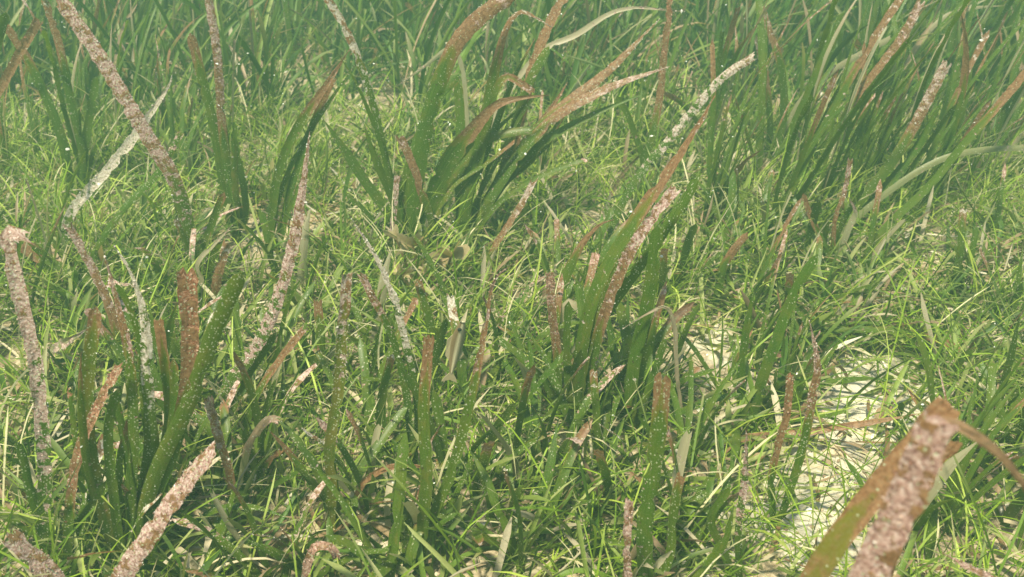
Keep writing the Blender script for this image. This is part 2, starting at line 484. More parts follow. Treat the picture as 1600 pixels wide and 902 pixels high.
plant('big dark green clump fanning out with a fuzzy rust-tipped leaf', (642, 408),
      [LF([(646, 330), (662, 200), (700, 95), (738, 42), (800, -8)], 25, b=.70, c=.84, d=.2, rot=.1),
       LF([(655, 370), (690, 272), (742, 203), (776, 165), (815, 152), (858, 146)], 29, b=.58, d=.1, tip='tail', w1=.6),
       LF([(628, 340), (606, 260), (588, 180), (566, 110), (540, 45), (508, -10)], 13, b=.75, c=.55, d=.5, hue=.8),
       LF([(628, 360), (600, 275), (568, 192)], 15, d=.15, tip='taper'),
       LF([(620, 360), (570, 280), (502, 186)], 15, b=1, d=.2, tip='taper'),
       LF([(668, 350), (706, 262), (760, 214), (812, 168)], 13, d=.2, tip='taper', k=.2),
       LF([(672, 360), (655, 285), (624, 214)], 13, b=.55, c=.85, d=.4)], extra=8, wide=1.05)
plant('short white-crusted stub standing at the foot of the dark clump', (606, 424),
      [LF([(612, 350), (622, 275)], 12, c=.1, d=1, b=.8)])
plant('dense clump of long leaves sweeping right with reddish brown ends', (722, 404),
      [LF([(726, 320), (757, 205), (774, 110), (790, 45), (812, 18), (836, 26), (862, 42)], 21, b=.68, c=.80, d=.2, tip='tail'),
       LF([(748, 340), (800, 252), (862, 188), (950, 140), (1046, 102)], 19, b=.52, c=.62, d=.6, tip='taper', rot=.2),
       LF([(742, 350), (790, 272), (860, 182), (950, 108), (1032, 30)], 17, b=.55, c=.78, d=.5, tip='taper', k=.15),
       LF([(720, 340), (718, 230), (716, 128)], 15, b=1, d=.15, tip='round', k=.2),
       LF([(740, 360), (788, 265), (815, 170), (850, 62), (886, -8)], 19, b=.42, c=.9, d=.4, k=.25),
       LF([(715, 350), (745, 270), (772, 200), (806, 120), (836, 60)], 12, b=.9, d=.3, tip='taper', k=.1),
       LF([(732, 360), (775, 292), (815, 232), (848, 190), (886, 128)], 14, b=.6, c=.75, d=.5, tip='taper', k=.3)], k=.05, extra=9, wide=1.0)
plant('pale bleached leaf bent over in a long arc above the central clump', (706, 330),
      [LF([(770, 190), (838, 88), (900, 54), (972, 15), (1070, 19)], 11, tan=.85, c=.75, d=.2, tip='taper', w0=.5)], k=.1)
plant('thin pale leaf drooping left from beside the rust-tipped leaf', (742, 300),
      [LF([(730, 200), (722, 110), (704, 76), (662, 104), (616, 138)], 9, tan=.7, c=.8, d=.2, tip='taper')], k=.1)
plant('upright brown leaf reaching the top edge right of the arc', (1000, 318),
      [LF([(1012, 240), (1028, 165), (1038, 90), (1050, -10)], 15, b=.42, c=.62, d=.7),
       LF([(1004, 250), (985, 190), (962, 150)], 12, d=.1, tip='round')])
plant('long green leaf leaning right with a dark rusty end at centre right', (902, 668),
      [LF([(904, 590), (914, 515), (940, 440), (992, 352), (1048, 262), (1088, 195), (1113, 148)], 29, b=.66, c=.9, d=.15, tip='taper', w0=.6, rot=.1, olive=.1),
       LF([(926, 560), (952, 478), (986, 392), (1020, 336), (1057, 290)], 22, b=.42, c=.50, d=.5, rot=.15, k=-.12, hue=.1, twist=.05),
       LF([(890, 610), (884, 540), (890, 470)], 14, d=.2, tip='round')], extra=3)
plant('whitish crusted leaf with a bright broken tip leaning far right', (936, 410),
      [LF([(985, 292), (1040, 224), (1080, 178), (1130, 122), (1178, 88)], 16, c=.35, d=.9, b=.9, w0=.4, rot=.05, hue=.6)])
plant('plain broad green blade standing upright right of centre', (984, 692),
      [LF([(988, 590), (1008, 480), (1020, 410), (1030, 352)], 26, d=.15, tip='round', rot=.05),
       LF([(1000, 640), (1024, 580), (1040, 530)], 14, d=.3, tip='round')])
plant('slanting dark green pair of leaves between the hook and the sandy patch', (1168, 668),
      [LF([(1190, 592), (1240, 462), (1276, 398)], 21, d=.2, tip='round', b=1.05),
       LF([(1156, 610), (1164, 540), (1178, 446)], 15, d=.2, tip='taper')])
plant('thin tan leaf folded over like a hook', (1066, 690),
      [LF([(1058, 580), (1054, 520), (1044, 485), (1024, 484), (972, 514)], 9, tan=.75, b=.2, c=.9, d=.2, tip='taper', twist=.1, rot=.1)], k=-.05)
plant('short upright leaf with a purplish brown crusted top near centre', (872, 652),
      [LF([(870, 570), (865, 500), (859, 424)], 17, b=.45, c=.55, d=.9)])
plant('dark green leaf with a curled ginger tip right of centre', (852, 542),
      [LF([(866, 480), (886, 425), (908, 380), (936, 352), (960, 344)], 21, b=.66, d=.15, tip='tail')])
plant('two foreground leaves, one cut off square with a jagged russet end', (650, 884),
      [LF([(660, 820), (669, 740), (662, 640), (664, 580), (669, 528)], 25, b=.80, c=.90, d=.35, rot=.05, w0=.9, olive=.12, hue=-.8),
       LF([(672, 820), (704, 742), (731, 640), (746, 580), (762, 500), (773, 440), (802, 412)], 21, b=.66, c=.66, d=.7, tip='tail', rot=.1),
       LF([(640, 868), (612, 880), (592, 902)], 18, d=.1, tip='torn'),
       LF([(662, 850), (690, 815), (715, 800)], 12, d=.3, tip='round')])
plant('small rusty leaf arching over to the square-cut leaf', (544, 806),
      [LF([(560, 768), (588, 740), (622, 727), (656, 728), (676, 736)], 12, b=.25, d=.0, tip='taper')])
plant('yellowish speckled leaf standing straight with a whitened top', (520, 828),
      [LF([(518, 760), (514, 700), (530, 610), (536, 520), (540, 428)], 21, b=.85, c=.62, d=.8, rot=.05, w0=1.1, olive=.3),
       LF([(524, 760), (519, 690), (520, 640)], 10, d=.1, tip='taper', rot=.7),
       LF([(505, 780), (470, 730), (440, 695), (418, 672)], 14, b=.7, d=.4, tip='taper')])
plant('two slim white-dotted leaves leaning left behind the speckled one', (652, 728),
      [LF([(640, 650), (632, 600), (610, 520), (566, 426)], 16, c=.72, b=.8, d=1, hue=-.2),
       LF([(650, 650), (641, 570), (618, 470), (590, 408), (548, 343)], 15, c=.40, b=1, d=1, tip='taper', hue=.8, cmul=1.45)])
plant('slanting leaf with a round-ended rusty tip above the left thicket', (372, 700),
      [LF([(400, 622), (438, 562), (477, 512)], 16, b=.55, c=.8, d=.5)])
plant('crowded thicket of broad green leaves at lower left', (196, 880),
      [LF([(232, 770), (292, 640), (330, 525), (376, 428)], 33, d=.6, c=1.1, tip='round', rot=.1, olive=.1),
       LF([(206, 780), (208, 690), (200, 570), (186, 490), (164, 400)], 25, b=.72, c=.66, d=.7, tip='taper'),
       LF([(218, 790), (236, 690), (230, 590), (224, 500), (206, 432), (178, 384)], 24, b=1, c=.52, d=.9, tip='taper', hue=.9, cmul=1.35),
       LF([(160, 800), (140, 700), (140, 590), (150, 476)], 27, b=.9, d=.9, tip='round', olive=.22),
       LF([(228, 800), (262, 720), (292, 625), (298, 540), (289, 424)], 31, b=.62, c=.64, d=.5, w1=1.15, hue=-.9),
       LF([(205, 800), (252, 730), (270, 640), (272, 560)], 20, b=.95, d=.4, tip='round'),
       LF([(180, 800), (170, 690), (182, 610)], 20, d=.5, tip='round'),
       LF([(186, 830), (150, 770), (118, 690)], 18, d=.3, tip='round')], extra=14, wide=.76)
plant('brown-edged leaf curving right at the front of the left thicket', (104, 884),
      [LF([(112, 780), (120, 715), (136, 672), (160, 620), (188, 572)], 21, b=.35, c=.42, d=.8),
       LF([(118, 830), (150, 780), (180, 745)], 16, d=.3, tip='round')])
plant('pinkish crusted leaf folded at its top by the left edge', (72, 872),
      [LF([(68, 760), (64, 650), (58, 560), (34, 460), (12, 380), (16, 360), (40, 372)], 29, b=.7, c=.18, d=1, rot=.05, hue=.35, cmul=1.25, twist=.1),
       LF([(52, 780), (36, 720), (24, 690)], 16, d=.5, tip='round')])
plant('wide pink-crusted leaf cut off by the bottom edge at left', (138, 1030),
      [LF([(188, 905), (240, 826), (286, 762), (306, 735), (332, 706)], 44, b=.2, c=.05, d=.8, tip='torn', hue=.0, w1=.7, rot=.05, fuzz=1.3, cmul=1.045)])
plant('broad mottled brown leaf end in the bottom left corner', (150, 1000),
      [LF([(90, 912), (50, 872), (12, 836)], 40, b=.15, c=.30, d=.8, rot=.1, hue=-.2)])
plant('brown crusted leaf with a curled top at middle left', (196, 580),
      [LF([(176, 500), (152, 438), (128, 392), (104, 352)], 19, b=.3, c=.42, d=.7)])
plant('small tan leaves folded like a tent beside the crusted top', (318, 500),
      [LF([(316, 440), (310, 412), (336, 380), (362, 352)], 9, tan=.8, c=.8, d=.2, tip='taper'),
       LF([(334, 460), (344, 420), (352, 380)], 18, b=.35, c=.75, d=.5)])
plant('rust-orange leaf leaning right in the top left corner', (-70, 330),
      [LF([(-40, 220), (4, 128), (32, 80), (62, 32)], 17, b=.5, c=.9, d=.2),
       LF([(-60, 240), (-20, 130), (10, 20)], 18, d=.2, tip='round')])
plant('olive green leaves leaning left below the top left corner', (118, 322),
      [LF([(100, 232), (62, 132), (24, 62), (-6, 30)], 18, b=.75, d=.3),
       LF([(126, 240), (108, 140), (88, 60), (70, 4)], 15, b=.72, c=.9, d=.4),
       LF([(130, 260), (140, 180), (150, 120)], 15, d=.2, tip='round')])
plant('straw-coloured leaf lying almost level across the left side', (60, 372),
      [LF([(90, 356), (170, 351), (228, 354), (284, 366)], 11, tan=.55, d=.3, tip='taper', w0=.9)])
plant('broad olive leaf lying slantwise below the straw-coloured leaf', (170, 468),
      [LF([(150, 450), (96, 420), (26, 382)], 22, b=.75, d=.4)])
plant('thin green leaf with a pale tip slanting right at left', (118, 452),
      [LF([(150, 390), (192, 330), (240, 276), (282, 206)], 14, b=1, c=.82, d=.5, w0=.8)])
plant('nearest leaf, pink-crusted and folded over into a strip hanging right', (1195, 1500),
      [LF([(1288, 1120), (1352, 905), (1402, 785), (1434, 700), (1458, 652)], 64, b=.1, c=-.05, d=.2, rot=.05, w0=.9, fuzz=1.3, step=.004, k=-.05, w1=.85, twist=.1, jag=.08, cmul=1.045, hue=-.3),
       LF([(1300, 1120), (1362, 905), (1412, 785), (1442, 690), (1470, 662), (1524, 682), (1588, 742), (1680, 880)], 25, b=.2, tan=.2, c=1.0, d=.0, tip='taper', rot=.1, k=-.03, twist=.1, fuzz=0)], wide=1)
plant('amber brown leaf with a blunt end right behind the nearest leaf', (1085, 1420),
      [LF([(1190, 1060), (1276, 895), (1360, 785), (1432, 700), (1488, 634)], 40, b=.78, c=1.0, d=.1, rot=.1, k=.05, w0=.9, w1=.95, twist=.1, fuzz=.4, jag=.06, olive=.46)], wide=1)
plant('dark crimson leaf end peeping out behind the nearest leaf', (1310, 1260),
      [LF([(1374, 960), (1432, 790), (1494, 690)], 20, b=.1, c=1.3, d=.0, rot=.6, k=.08, fuzz=0, jag=.1)])
plant('pink-crusted leaf tip poking in at the bottom right', (1780, 1180),
      [LF([(1720, 1060), (1620, 955), (1545, 902), (1476, 862)], 30, b=.1, c=.25, d=.4, tip='taper')])
plant('amber leaf stretched almost level across the sand to the nearest leaf', (1046, 706),
      [LF([(1110, 690), (1200, 682), (1320, 664), (1436, 648)], 16, b=.30, d=.1, tip='taper', w0=.9)])
plant('green leaf arching right over the sand with a drooping tan end', (1180, 552),
      [LF([(1250, 525), (1330, 516), (1400, 518), (1474, 534), (1524, 566), (1550, 604)], 14, b=.6, c=.92, d=.1, tip='taper')])
plant('upright leaf with a red and white crusted top at the sandy patch', (1206, 834),
      [LF([(1232, 770), (1258, 690), (1270, 620), (1276, 570), (1264, 500)], 17, b=.55, c=.58, d=.8, tip='taper'),
       LF([(1206, 760), (1214, 700), (1228, 650), (1236, 586)], 14, b=.4, c=.7, d=.4)])
plant('slender white-crusted leaf left of the lower sandy patch', (1150, 920),
      [LF([(1154, 830), (1164, 750), (1166, 670)], 15, b=.9, c=.3, d=.9, tip='taper'),
       LF([(1130, 860), (1110, 810), (1140, 760)], 17, d=.3, tip='round')])
plant('pink crusted stub with a square top at the bottom edge', (984, 1010),
      [LF([(982, 905), (980, 850), (980, 784)], 18, b=.2, c=.1, d=.5, rot=.05)])
plant('broad green leaves rising from the bottom edge right of centre', (1004, 968),
      [LF([(1008, 860), (1016, 760), (1026, 670), (1036, 588)], 32, b=.86, c=1, d=.6, rot=.05),
       LF([(1040, 880), (1052, 800), (1064, 742)], 20, b=.9, d=.6),
       LF([(1100, 890), (1130, 840), (1146, 790)], 20, d=.2, tip='taper')])
plant('tall leaf with a red curled tip in the far right meadow', (1446, 344),
      [LF([(1466, 280), (1490, 200), (1506, 130), (1508, 70), (1500, 12)], 15, b=.62, d=.1, tip='taper')])
plant('dark leaf sweeping up to the right edge with a ginger tip', (1340, 420),
      [LF([(1372, 372), (1448, 292), (1500, 228), (1556, 170), (1606, 114)], 17, b=.78, d=.1, rot=.3)])
plant('long leaf bowing to the right edge with a straw-coloured end', (1290, 402),
      [LF([(1330, 350), (1400, 290), (1466, 252), (1530, 236), (1612, 230)], 12, tan=.35, d=.1, rot=.2, c=.9)])
plant('faded pinkish leaf slanting through the far right meadow', (1320, 372),
      [LF([(1340, 322), (1388, 262), (1436, 180), (1482, 98)], 19, b=.6, c=.62, d=.4),
       LF([(1350, 330), (1400, 270), (1440, 220), (1476, 150)], 16, d=.1, tip='taper')])
plant('short white curved leaf in front of the far right meadow', (1306, 440),
      [LF([(1312, 400), (1326, 355), (1336, 330), (1326, 308)], 13, tan=.6, c=.7, d=.4, tip='taper'),
       LF([(1296, 400), (1270, 345), (1256, 302)], 12, b=.6, d=.2, tip='round'),
       LF([(1304, 350), (1318, 300), (1328, 250)], 10, b=.3, c=.6, d=.5)])
plant('green leaf with a straight bleached end in the hazy right', (1215, 262),
      [LF([(1240, 180), (1284, 124), (1330, 92), (1394, 60)], 12, tan=.65, c=1, d=.1)])
plant('two upright leaves with pinkish tips at upper right', (1196, 268),
      [LF([(1204, 210), (1200, 150), (1184, 58)], 14, b=.55, c=.65, d=.4),
       LF([(1222, 200), (1218, 100), (1190, 10)], 15, b=.7, c=.8, d=.3),
       LF([(1240, 200), (1280, 110), (1320, 20)], 17, d=.1, tip='round')])
plant('crusted hook-shaped leaf end at the bottom edge left of centre', (474, 968),
      [LF([(478, 900), (482, 872), (494, 853), (518, 856), (522, 872)], 18, b=.2, c=.15, d=.5)])
plant('brown leaf with a chalky top leaning left above the bottom-left leaf', (372, 806),
      [LF([(362, 752), (344, 690), (326, 622)], 18, b=.35, c=.5, d=.8)])
plant('dull tan leaf folded over beside the yellowish speckled leaf', (366, 772),
      [LF([(384, 708), (404, 672), (420, 654), (436, 656)], 16, b=.5, tan=.4, c=.8, d=.3),
       LF([(392, 760), (410, 735), (440, 702)], 13, b=.7, d=.4)])
plant('slim tan-brown leaf slanting up right of the dark clumps', (744, 456),
      [LF([(768, 402), (800, 342), (834, 283)], 14, b=.35, c=.6, d=.4)])
plant('short leaf with a blunt orange-brown end near the hook', (1110, 480),
      [LF([(1126, 432), (1146, 392), (1168, 362)], 15, b=.6, d=.1, tip='round')])
plant('dark green stub with a brown frayed top at middle left', (496, 600),
      [LF([(500, 540), (496, 470)], 18, b=.8, d=.3), LF([(486, 560), (470, 520)], 14, d=.2, tip='round')])

plant('pale dead leaf bent down beside the long rusty-ended leaf', (876, 600),
      [LF([(880, 520), (886, 474), (904, 484), (920, 508), (936, 534)], 15, tan=.9, d=.1, c=.9, rot=.05, twist=.1)], k=-.05)
plant('pair of thin pale leaves arching across the top right', (1380, 170),
      [LF([(1420, 90), (1470, 32), (1520, 14), (1570, 8)], 9, tan=.75, tip='taper', d=.1),
       LF([(1400, 120), (1440, 70), (1500, 20), (1560, -10)], 8, tan=.6, tip='taper', d=.1)])
plant('brown streaked leaf leaning right between the far green leaves', (1240, 330),
      [LF([(1290, 240), (1340, 150), (1400, 70), (1440, 0)], 16, b=.5, c=.7, d=.3),
       LF([(1230, 250), (1262, 150), (1300, 40)], 14, d=.1, tip='taper')])
plant('pale tan leaf scrap tilted on the far turf at right', (1340, 262),
      [LF([(1352, 246), (1366, 240), (1394, 232)], 14, tan=.9, d=.1, tip='taper', fuzz=.2)])
plant('crusted drooping leaf end lying under the left edge leaf', (120, 600),
      [LF([(72, 560), (98, 540), (134, 514)], 17, tan=.5, c=.2, d=.4, tip='taper')])

# ------------------------------------------------------------------ more strap-leaved plants, alike, filling the meadow
LOOK = {}
def meadow_plant(seed):
    r = np.random.default_rng(seed)
    e = link('seagrass_plant', None, None, (0, 0, 0))
    e.empty_display_size = 0.03
    nw = npale = 0
    for i in range(int(r.integers(5, 9))):
        L = r.uniform(0.20, 0.44); w = r.uniform(0.006, 0.013)
        az = r.normal(0.0, 0.8); lean = abs(r.normal(0.22, 0.18)); bend = r.uniform(0.05, 0.75)
        n = 7; th = lean + bend * np.linspace(0, 1, n) ** 1.5
        d = np.stack([np.sin(th) * math.cos(az), np.sin(th) * math.sin(az), np.cos(th)], 1) * L / n
        P = np.vstack([[0, 0, -0.004], np.cumsum(d, 0)]) + np.array([r.normal(0, .004), r.normal(0, .004), 0])
        a2 = az + math.pi / 2 + r.normal(0, 0.5)
        side = np.array([math.cos(a2), math.sin(a2), 0.0])
        worn = r.random() < 0.36; pale = r.random() < 0.05
        if pale: w *= .6
        nw += worn; npale += pale
        strap_leaf(P, w, e, np.zeros(3), side=side, b=r.uniform(.6, .9) if worn else 1.3, c=r.uniform(.6, .95) if worn else 1.3,
                   d=r.uniform(.05, .4), tan=.65 if pale else 0.0, tip=['torn', 'round', 'taper', 'taper'][r.integers(4)], nu=5, fuzz=0.2, step=0.012, r=r)
    LOOK[e.name] = ('pale-streaked' if npale else 'plain green' if nw == 0 else 'brown-tipped' if nw > 2 else 'mostly green')
    return e

def copy_tree(o, parent=None):
    c = o.copy(); COL.objects.link(c)
    if parent is not None: c.parent = parent
    for ch in o.children: copy_tree(ch, c)
    return c

protos = [meadow_plant(100 + i) for i in range(14)]
PLOOK = [LOOK[p.name] for p in protos]
used = set()
taken = []

def put_meadow(px, py, label, group, sc, head):
    g = ground_at(px, py)
    for q in taken:
        if (q[0] - g[0]) ** 2 + (q[1] - g[1]) ** 2 < 0.045 ** 2: return
    taken.append(g)
    i = int(rng.integers(len(protos)))
    look = PLOOK[i]
    o = protos[i] if i not in used else copy_tree(protos[i])
    used.add(i)
    o.location = (g[0], g[1], ground_z(g[0], g[1]) - 0.004)
    o.rotation_euler = (0, 0, head + rng.normal(0, 0.5))
    o.scale = (sc,) * 3
    tag(o, label.format(look), 'seagrass', group)

T = 'tall {} seagrass in the hazy far stand '
ZONES = [  # photograph area of the bases, how many, label (its look goes in), group, scale, heading (0 = leaning right)
    ((-60, 130, -60, 140), 24, T + 'at the top left corner', 'far stand, left', (0.85, 1.15), 0.8),
    ((130, 300, -60, 140), 22, T + 'behind the long crossed crusted leaf', 'far stand, left', (0.85, 1.15), 0.8),
    ((300, 430, -60, 140), 18, T + 'behind the two brown-tipped upright leaves', 'far stand, left', (0.85, 1.15), 0.8),
    ((430, 560, -60, 140), 18, T + 'left of the dark clump', 'far stand, left', (0.85, 1.15), 0.6),
    ((560, 720, -60, 150), 20, T + 'right behind the big dark clump', 'far stand, centre', (0.75, 1.05), 0.2),
    ((720, 900, -60, 150), 24, T + 'behind the clump sweeping right', 'far stand, centre', (0.75, 1.05), 0.2),
    ((900, 1080, -60, 150), 22, T + 'around the upright brown leaf', 'far stand, centre', (0.75, 1.05), 0.2),
    ((1080, 1200, -60, 190), 18, T + 'behind the bright broken leaf tip', 'far stand, right', (0.9, 1.2), 0.0),
    ((1200, 1400, -60, 190), 28, T + 'around the straight bleached leaf end', 'far stand, right', (0.9, 1.2), 0.0),
    ((1400, 1680, -60, 190), 32, T + 'around the red curled tip', 'far stand, right', (0.9, 1.2), 0.0),
    ((1060, 1280, 190, 400), 15, '{} seagrass leaning right just before the bleached leaf end', 'front of the right stand', (0.7, 1.0), 0.0),
    ((1280, 1680, 190, 400), 26, '{} seagrass leaning right below the red curled tip', 'front of the right stand', (0.7, 1.0), 0.0),
    ((-60, 180, 120, 330), 10, '{} seagrass left of the crossed crusted leaves', 'mid meadow, left', (0.5, 0.75), 0.6),
    ((180, 420, 120, 330), 11, '{} seagrass right of the crossed crusted leaves', 'mid meadow, left', (0.5, 0.75), 0.6),
    ((780, 1080, 130, 330), 10, 'low {} seagrass just right of the central clumps', 'mid meadow, centre', (0.45, 0.65), 0.2),
    ((-60, 130, 420, 620), 6, '{} seagrass by the folded crusted leaf at the left edge', 'plants at the left edge', (0.45, 0.6), 0.5),
    ((1420, 1640, 640, 900), 8, '{} seagrass beyond the nearest crusted leaf at lower right', 'plants at lower right', (0.4, 0.6), 0.3),
    ((1060, 1300, 420, 640), 6, 'low {} seagrass around the slanting dark pair', 'plants by the slanting pair', (0.35, 0.5), 0.2),
]
for (x0, x1, y0, y1), n, lab, grp, (s0, s1), hd in ZONES:
    for _ in range(n):
        put_meadow(rng.uniform(x0, x1), rng.uniform(y0, y1), lab, grp, rng.uniform(s0, s1), hd)

# ------------------------------------------------------------------ small shoots standing out of the undergrowth
def small_shoot(seed):
    r = np.random.default_rng(seed)
    e = link('seagrass_shoot', None, None, (0, 0, 0))
    e.empty_display_size = 0.02
    nb = nt = 0
    for i in range(int(r.integers(3, 5))):
        L = r.uniform(0.07, 0.15); w = r.uniform(0.006, 0.0105)
        az = r.uniform(0, 6.28); lean = abs(r.normal(0.4, 0.3)); bend = r.uniform(0.0, 1.1)
        n = 6; th = lean + bend * np.linspace(0, 1, n) ** 1.4
        d = np.stack([np.sin(th) * math.cos(az), np.sin(th) * math.sin(az), np.cos(th)], 1) * L / n
        P = np.vstack([[0, 0, -0.004], np.cumsum(d, 0)]) + np.array([r.normal(0, .003), r.normal(0, .003), 0])
        a2 = az + math.pi / 2 + r.normal(0, 0.4)
        q = r.random(); nb += q < .22; nt += q > .975
        strap_leaf(P, w, e, np.zeros(3), side=np.array([math.cos(a2), math.sin(a2), 0.0]), b=r.uniform(.7, .97) if q < .22 else 1.3,
                   c=r.uniform(.5, .9) if q < .15 else 1.3, d=r.uniform(.1, .7), tan=.7 if q > .975 else 0.0,
                   tip=['round', 'round', 'torn', 'taper'][r.integers(4)], nu=5, fuzz=0.5, step=0.009, r=r)
    LOOK[e.name] = 'tan-leaved' if nt else 'plain green' if nb == 0 else 'brown-tipped'
    return e

shoots = [small_shoot(300 + i) for i in range(16)]
SLOOK = [LOOK[p.name] for p in shoots]
used_s = set()
def put_shoot(px, py, label):
    g = ground_at(px, py)
    if bareness(np.array([g[0]]), np.array([g[1]]))[0] > .5: return
    i = int(rng.integers(len(shoots)))
    look = SLOOK[i]
    o = shoots[i] if i not in used_s else copy_tree(shoots[i])
    used_s.add(i)
    o.location = (g[0], g[1], ground_z(g[0], g[1]) - 0.004)
    o.rotation_euler = (0, 0, rng.uniform(0, 6.28))
    o.scale = (rng.uniform(.8, 1.2),) * 3
    tag(o, label.format(look), 'seagrass', label.format('').replace('  ', ' '))
for (x0, x1, y0, y1), n, lab in [
    ((20, 400, 560, 930), 22, 'small {} seagrass shoot low among the lower left thicket'),
    ((400, 800, 640, 930), 26, 'small {} seagrass shoot in the turf around the square-cut leaf'),
    ((800, 1180, 640, 930), 26, 'small {} seagrass shoot in the turf at bottom centre right'),
    ((1180, 1620, 560, 900), 20, 'small {} seagrass shoot beside the sandy patches at lower right'),
    ((200, 640, 440, 640), 20, 'small {} seagrass shoot in the turf left of the centre'),
    ((640, 1100, 420, 640), 24, 'small {} seagrass shoot in the turf below the central clumps'),
    ((1100, 1600, 380, 560), 22, 'small {} seagrass shoot in the turf right of the hook leaf')]:
    for _ in range(n):
        put_shoot(rng.uniform(x0, x1), rng.uniform(y0, y1), lab)

# ------------------------------------------------------------------ the short undergrowth, uncountable
def turf(name, n, area, Lr, wr, lean, bend, nseg, cross, pal, palp, clump, label, keep_bare=1.0, seed=0, tipfade=None, zmin=-0.004):
    r = np.random.default_rng(seed)
    y = np.sqrt(r.uniform(area[0] ** 2, area[1] ** 2, n)) if area[1] < 4 else r.uniform(area[0], area[1], n)
    x = r.uniform(-1, 1, n) * (0.60 + 0.68 * y)
    if clump:   # shoots of several leaves
        m = n // clump
        cx, cy_ = x[:m], y[:m]
        idx = r.integers(0, m, n)
        x = cx[idx] + r.normal(0, 0.004, n); y = cy_[idx] + r.normal(0, 0.004, n)
    keep = r.random(n) > bareness(x, y) * keep_bare
    cn = np.array([mnoise.noise(Vector((a * 4.0, b_ * 4.0, seed))) + 0.5 * mnoise.noise(Vector((a * 13.0, b_ * 13.0, seed + 5)))
                   + 0.9 * mnoise.noise(Vector((a * 9.0, b_ * 9.0, 77.0))) for a, b_ in zip(x, y)])   # the last term is shared: bare gaps
    keep &= r.random(n) < np.clip(0.56 + 1.25 * cn, 0.06, 1)
    x, y = x[keep], y[keep]; n = len(x)
    z = np.array([ground_z(a, b_) for a, b_ in zip(x, y)]) + zmin
    L = r.uniform(*Lr, n) * r.choice([1, 1, .7], n); w = r.uniform(*wr, n)
    az = np.where(r.random(n) < .45, r.normal(0, .9, n), r.uniform(0, 6.283, n)); az2 = az + r.normal(0, 0.8, n)
    th0 = np.abs(r.normal(lean, 0.3, n)); bd = r.gamma(2.0, bend / 2, n)
    s = np.linspace(0, 1, nseg + 1)
    th = th0[:, None] + bd[:, None] * s[None] ** 1.3
    ph = az[:, None] + (az2 - az)[:, None] * s[None]
    dl = (L / nseg)[:, None]
    dx, dy, dz = np.sin(th) * np.cos(ph) * dl, np.sin(th) * np.sin(ph) * dl, np.cos(th) * dl
    C = np.stack([x[:, None] + np.cumsum(dx, 1) - dx[:, :1], y[:, None] + np.cumsum(dy, 1) - dy[:, :1], z[:, None] + np.cumsum(dz, 1) - dz[:, :1]], 2)
    C[..., 2] = np.maximum(C[..., 2], z[:, None] + 0.004)
    sa = az + math.pi / 2 + r.normal(0, 0.6, n)
    tw = r.normal(0, 0.8, n)
    A = sa[:, None] + tw[:, None] * s[None]
    S = np.stack([np.cos(A), np.sin(A), 0.25 * np.sin(A * 2 + 1)], 2)
    prof = np.where(s < 0.85, 1 - 0.15 * (1 - s), np.sqrt(np.clip(1 - ((s - 0.85) / 0.15) ** 2, 0.03, 1)))
    H = (w / 2)[:, None] * prof[None]
    u = np.linspace(-1, 1, cross)
    T = np.stack([dx, dy, dz], 2); Nn = unit(np.cross(T, S))
    X = C[:, :, None] + S[:, :, None] * (H[:, :, None] * u)[..., None] + Nn[:, :, None] * (H[:, :, None] * np.abs(u) * 0.45)[..., None]
    ns = nseg + 1
    i0 = (np.arange(nseg)[:, None] * cross + np.arange(cross - 1)[None]).ravel()
    F = np.stack([i0, i0 + 1, i0 + cross + 1, i0 + cross], 1)
    F = (F[None] + (np.arange(n) * ns * cross)[:, None, None]).reshape(-1, 4)
    pal = np.array(pal); ci = r.choice(len(pal), n, p=palp)
    c = pal[ci] * r.uniform(0.75, 1.25, (n, 1))
    tipc = np.array(tipfade if tipfade is not None else (0.40, 0.33, 0.20))
    old = (r.random(n) ** 2)[:, None, None] * (np.clip((s - 0.55) / 0.45, 0, 1) ** 1.5)[None, :, None]
    c = c[:, None, :] * (1 - old) + tipc * old
    tint = np.repeat(c[:, :, None, :], cross, 2).reshape(-1, 3)
    o = link(name, mesh_from(name, X.reshape(-1, 3), F, M_TURF, None, tint))
    tag(o, label, 'seagrass', None, 'stuff')
    return o

GREENS = [(0.060, 0.120, 0.012), (0.110, 0.175, 0.022), (0.180, 0.235, 0.045), (0.30, 0.33, 0.11), (0.50, 0.43, 0.29), (0.28, 0.19, 0.115)]
LOW = [.20, .25, .21, .12, .13, .09]
THR = [(0.11, 0.19, 0.010), (0.20, 0.30, 0.020), (0.34, 0.42, 0.06), (0.52, 0.47, 0.27)]
turf('short_seagrass', 42000, (0.35, 1.75), (0.035, 0.12), (0.0025, 0.0078), 0.55, 0.8, 6, 3, GREENS, LOW, 4,
     'low strap-leaved seagrass carpeting the nearer seabed', 0.95, 1)
turf('short_seagrass', 33000, (1.75, 3.6), (0.06, 0.16), (0.004, 0.0095), 0.5, 0.8, 5, 3, GREENS, [.40, .28, .12, .05, .09, .06], 4,
     'low strap-leaved seagrass carpeting the farther seabed', 0.9, 7)
turf('tall_seagrass', 12000, (1.7, 3.6), (0.15, 0.36), (0.006, 0.012), 0.3, 0.6, 7, 3, GREENS[:3] + [(0.36, 0.25, 0.16)], [.45, .33, .14, .08], 4,
     'dark mass of tall seagrass closing the view along the top', 0, 9)
turf('thread_seagrass', 60000, (0.35, 1.75), (0.05, 0.18), (0.0009, 0.0026), 0.42, 1.9, 8, 2, THR, [.33, .36, .21, .10], 3,
     'fine yellow-green thread seagrass between the nearer leaves', 0.8, 2)
turf('thread_seagrass', 14000, (1.75, 3.6), (0.06, 0.16), (0.0014, 0.0030), 0.42, 1.4, 6, 2, THR, [.40, .32, .14, .14], 3,
     'fine yellow-green thread seagrass between the farther leaves', 0.8, 8)
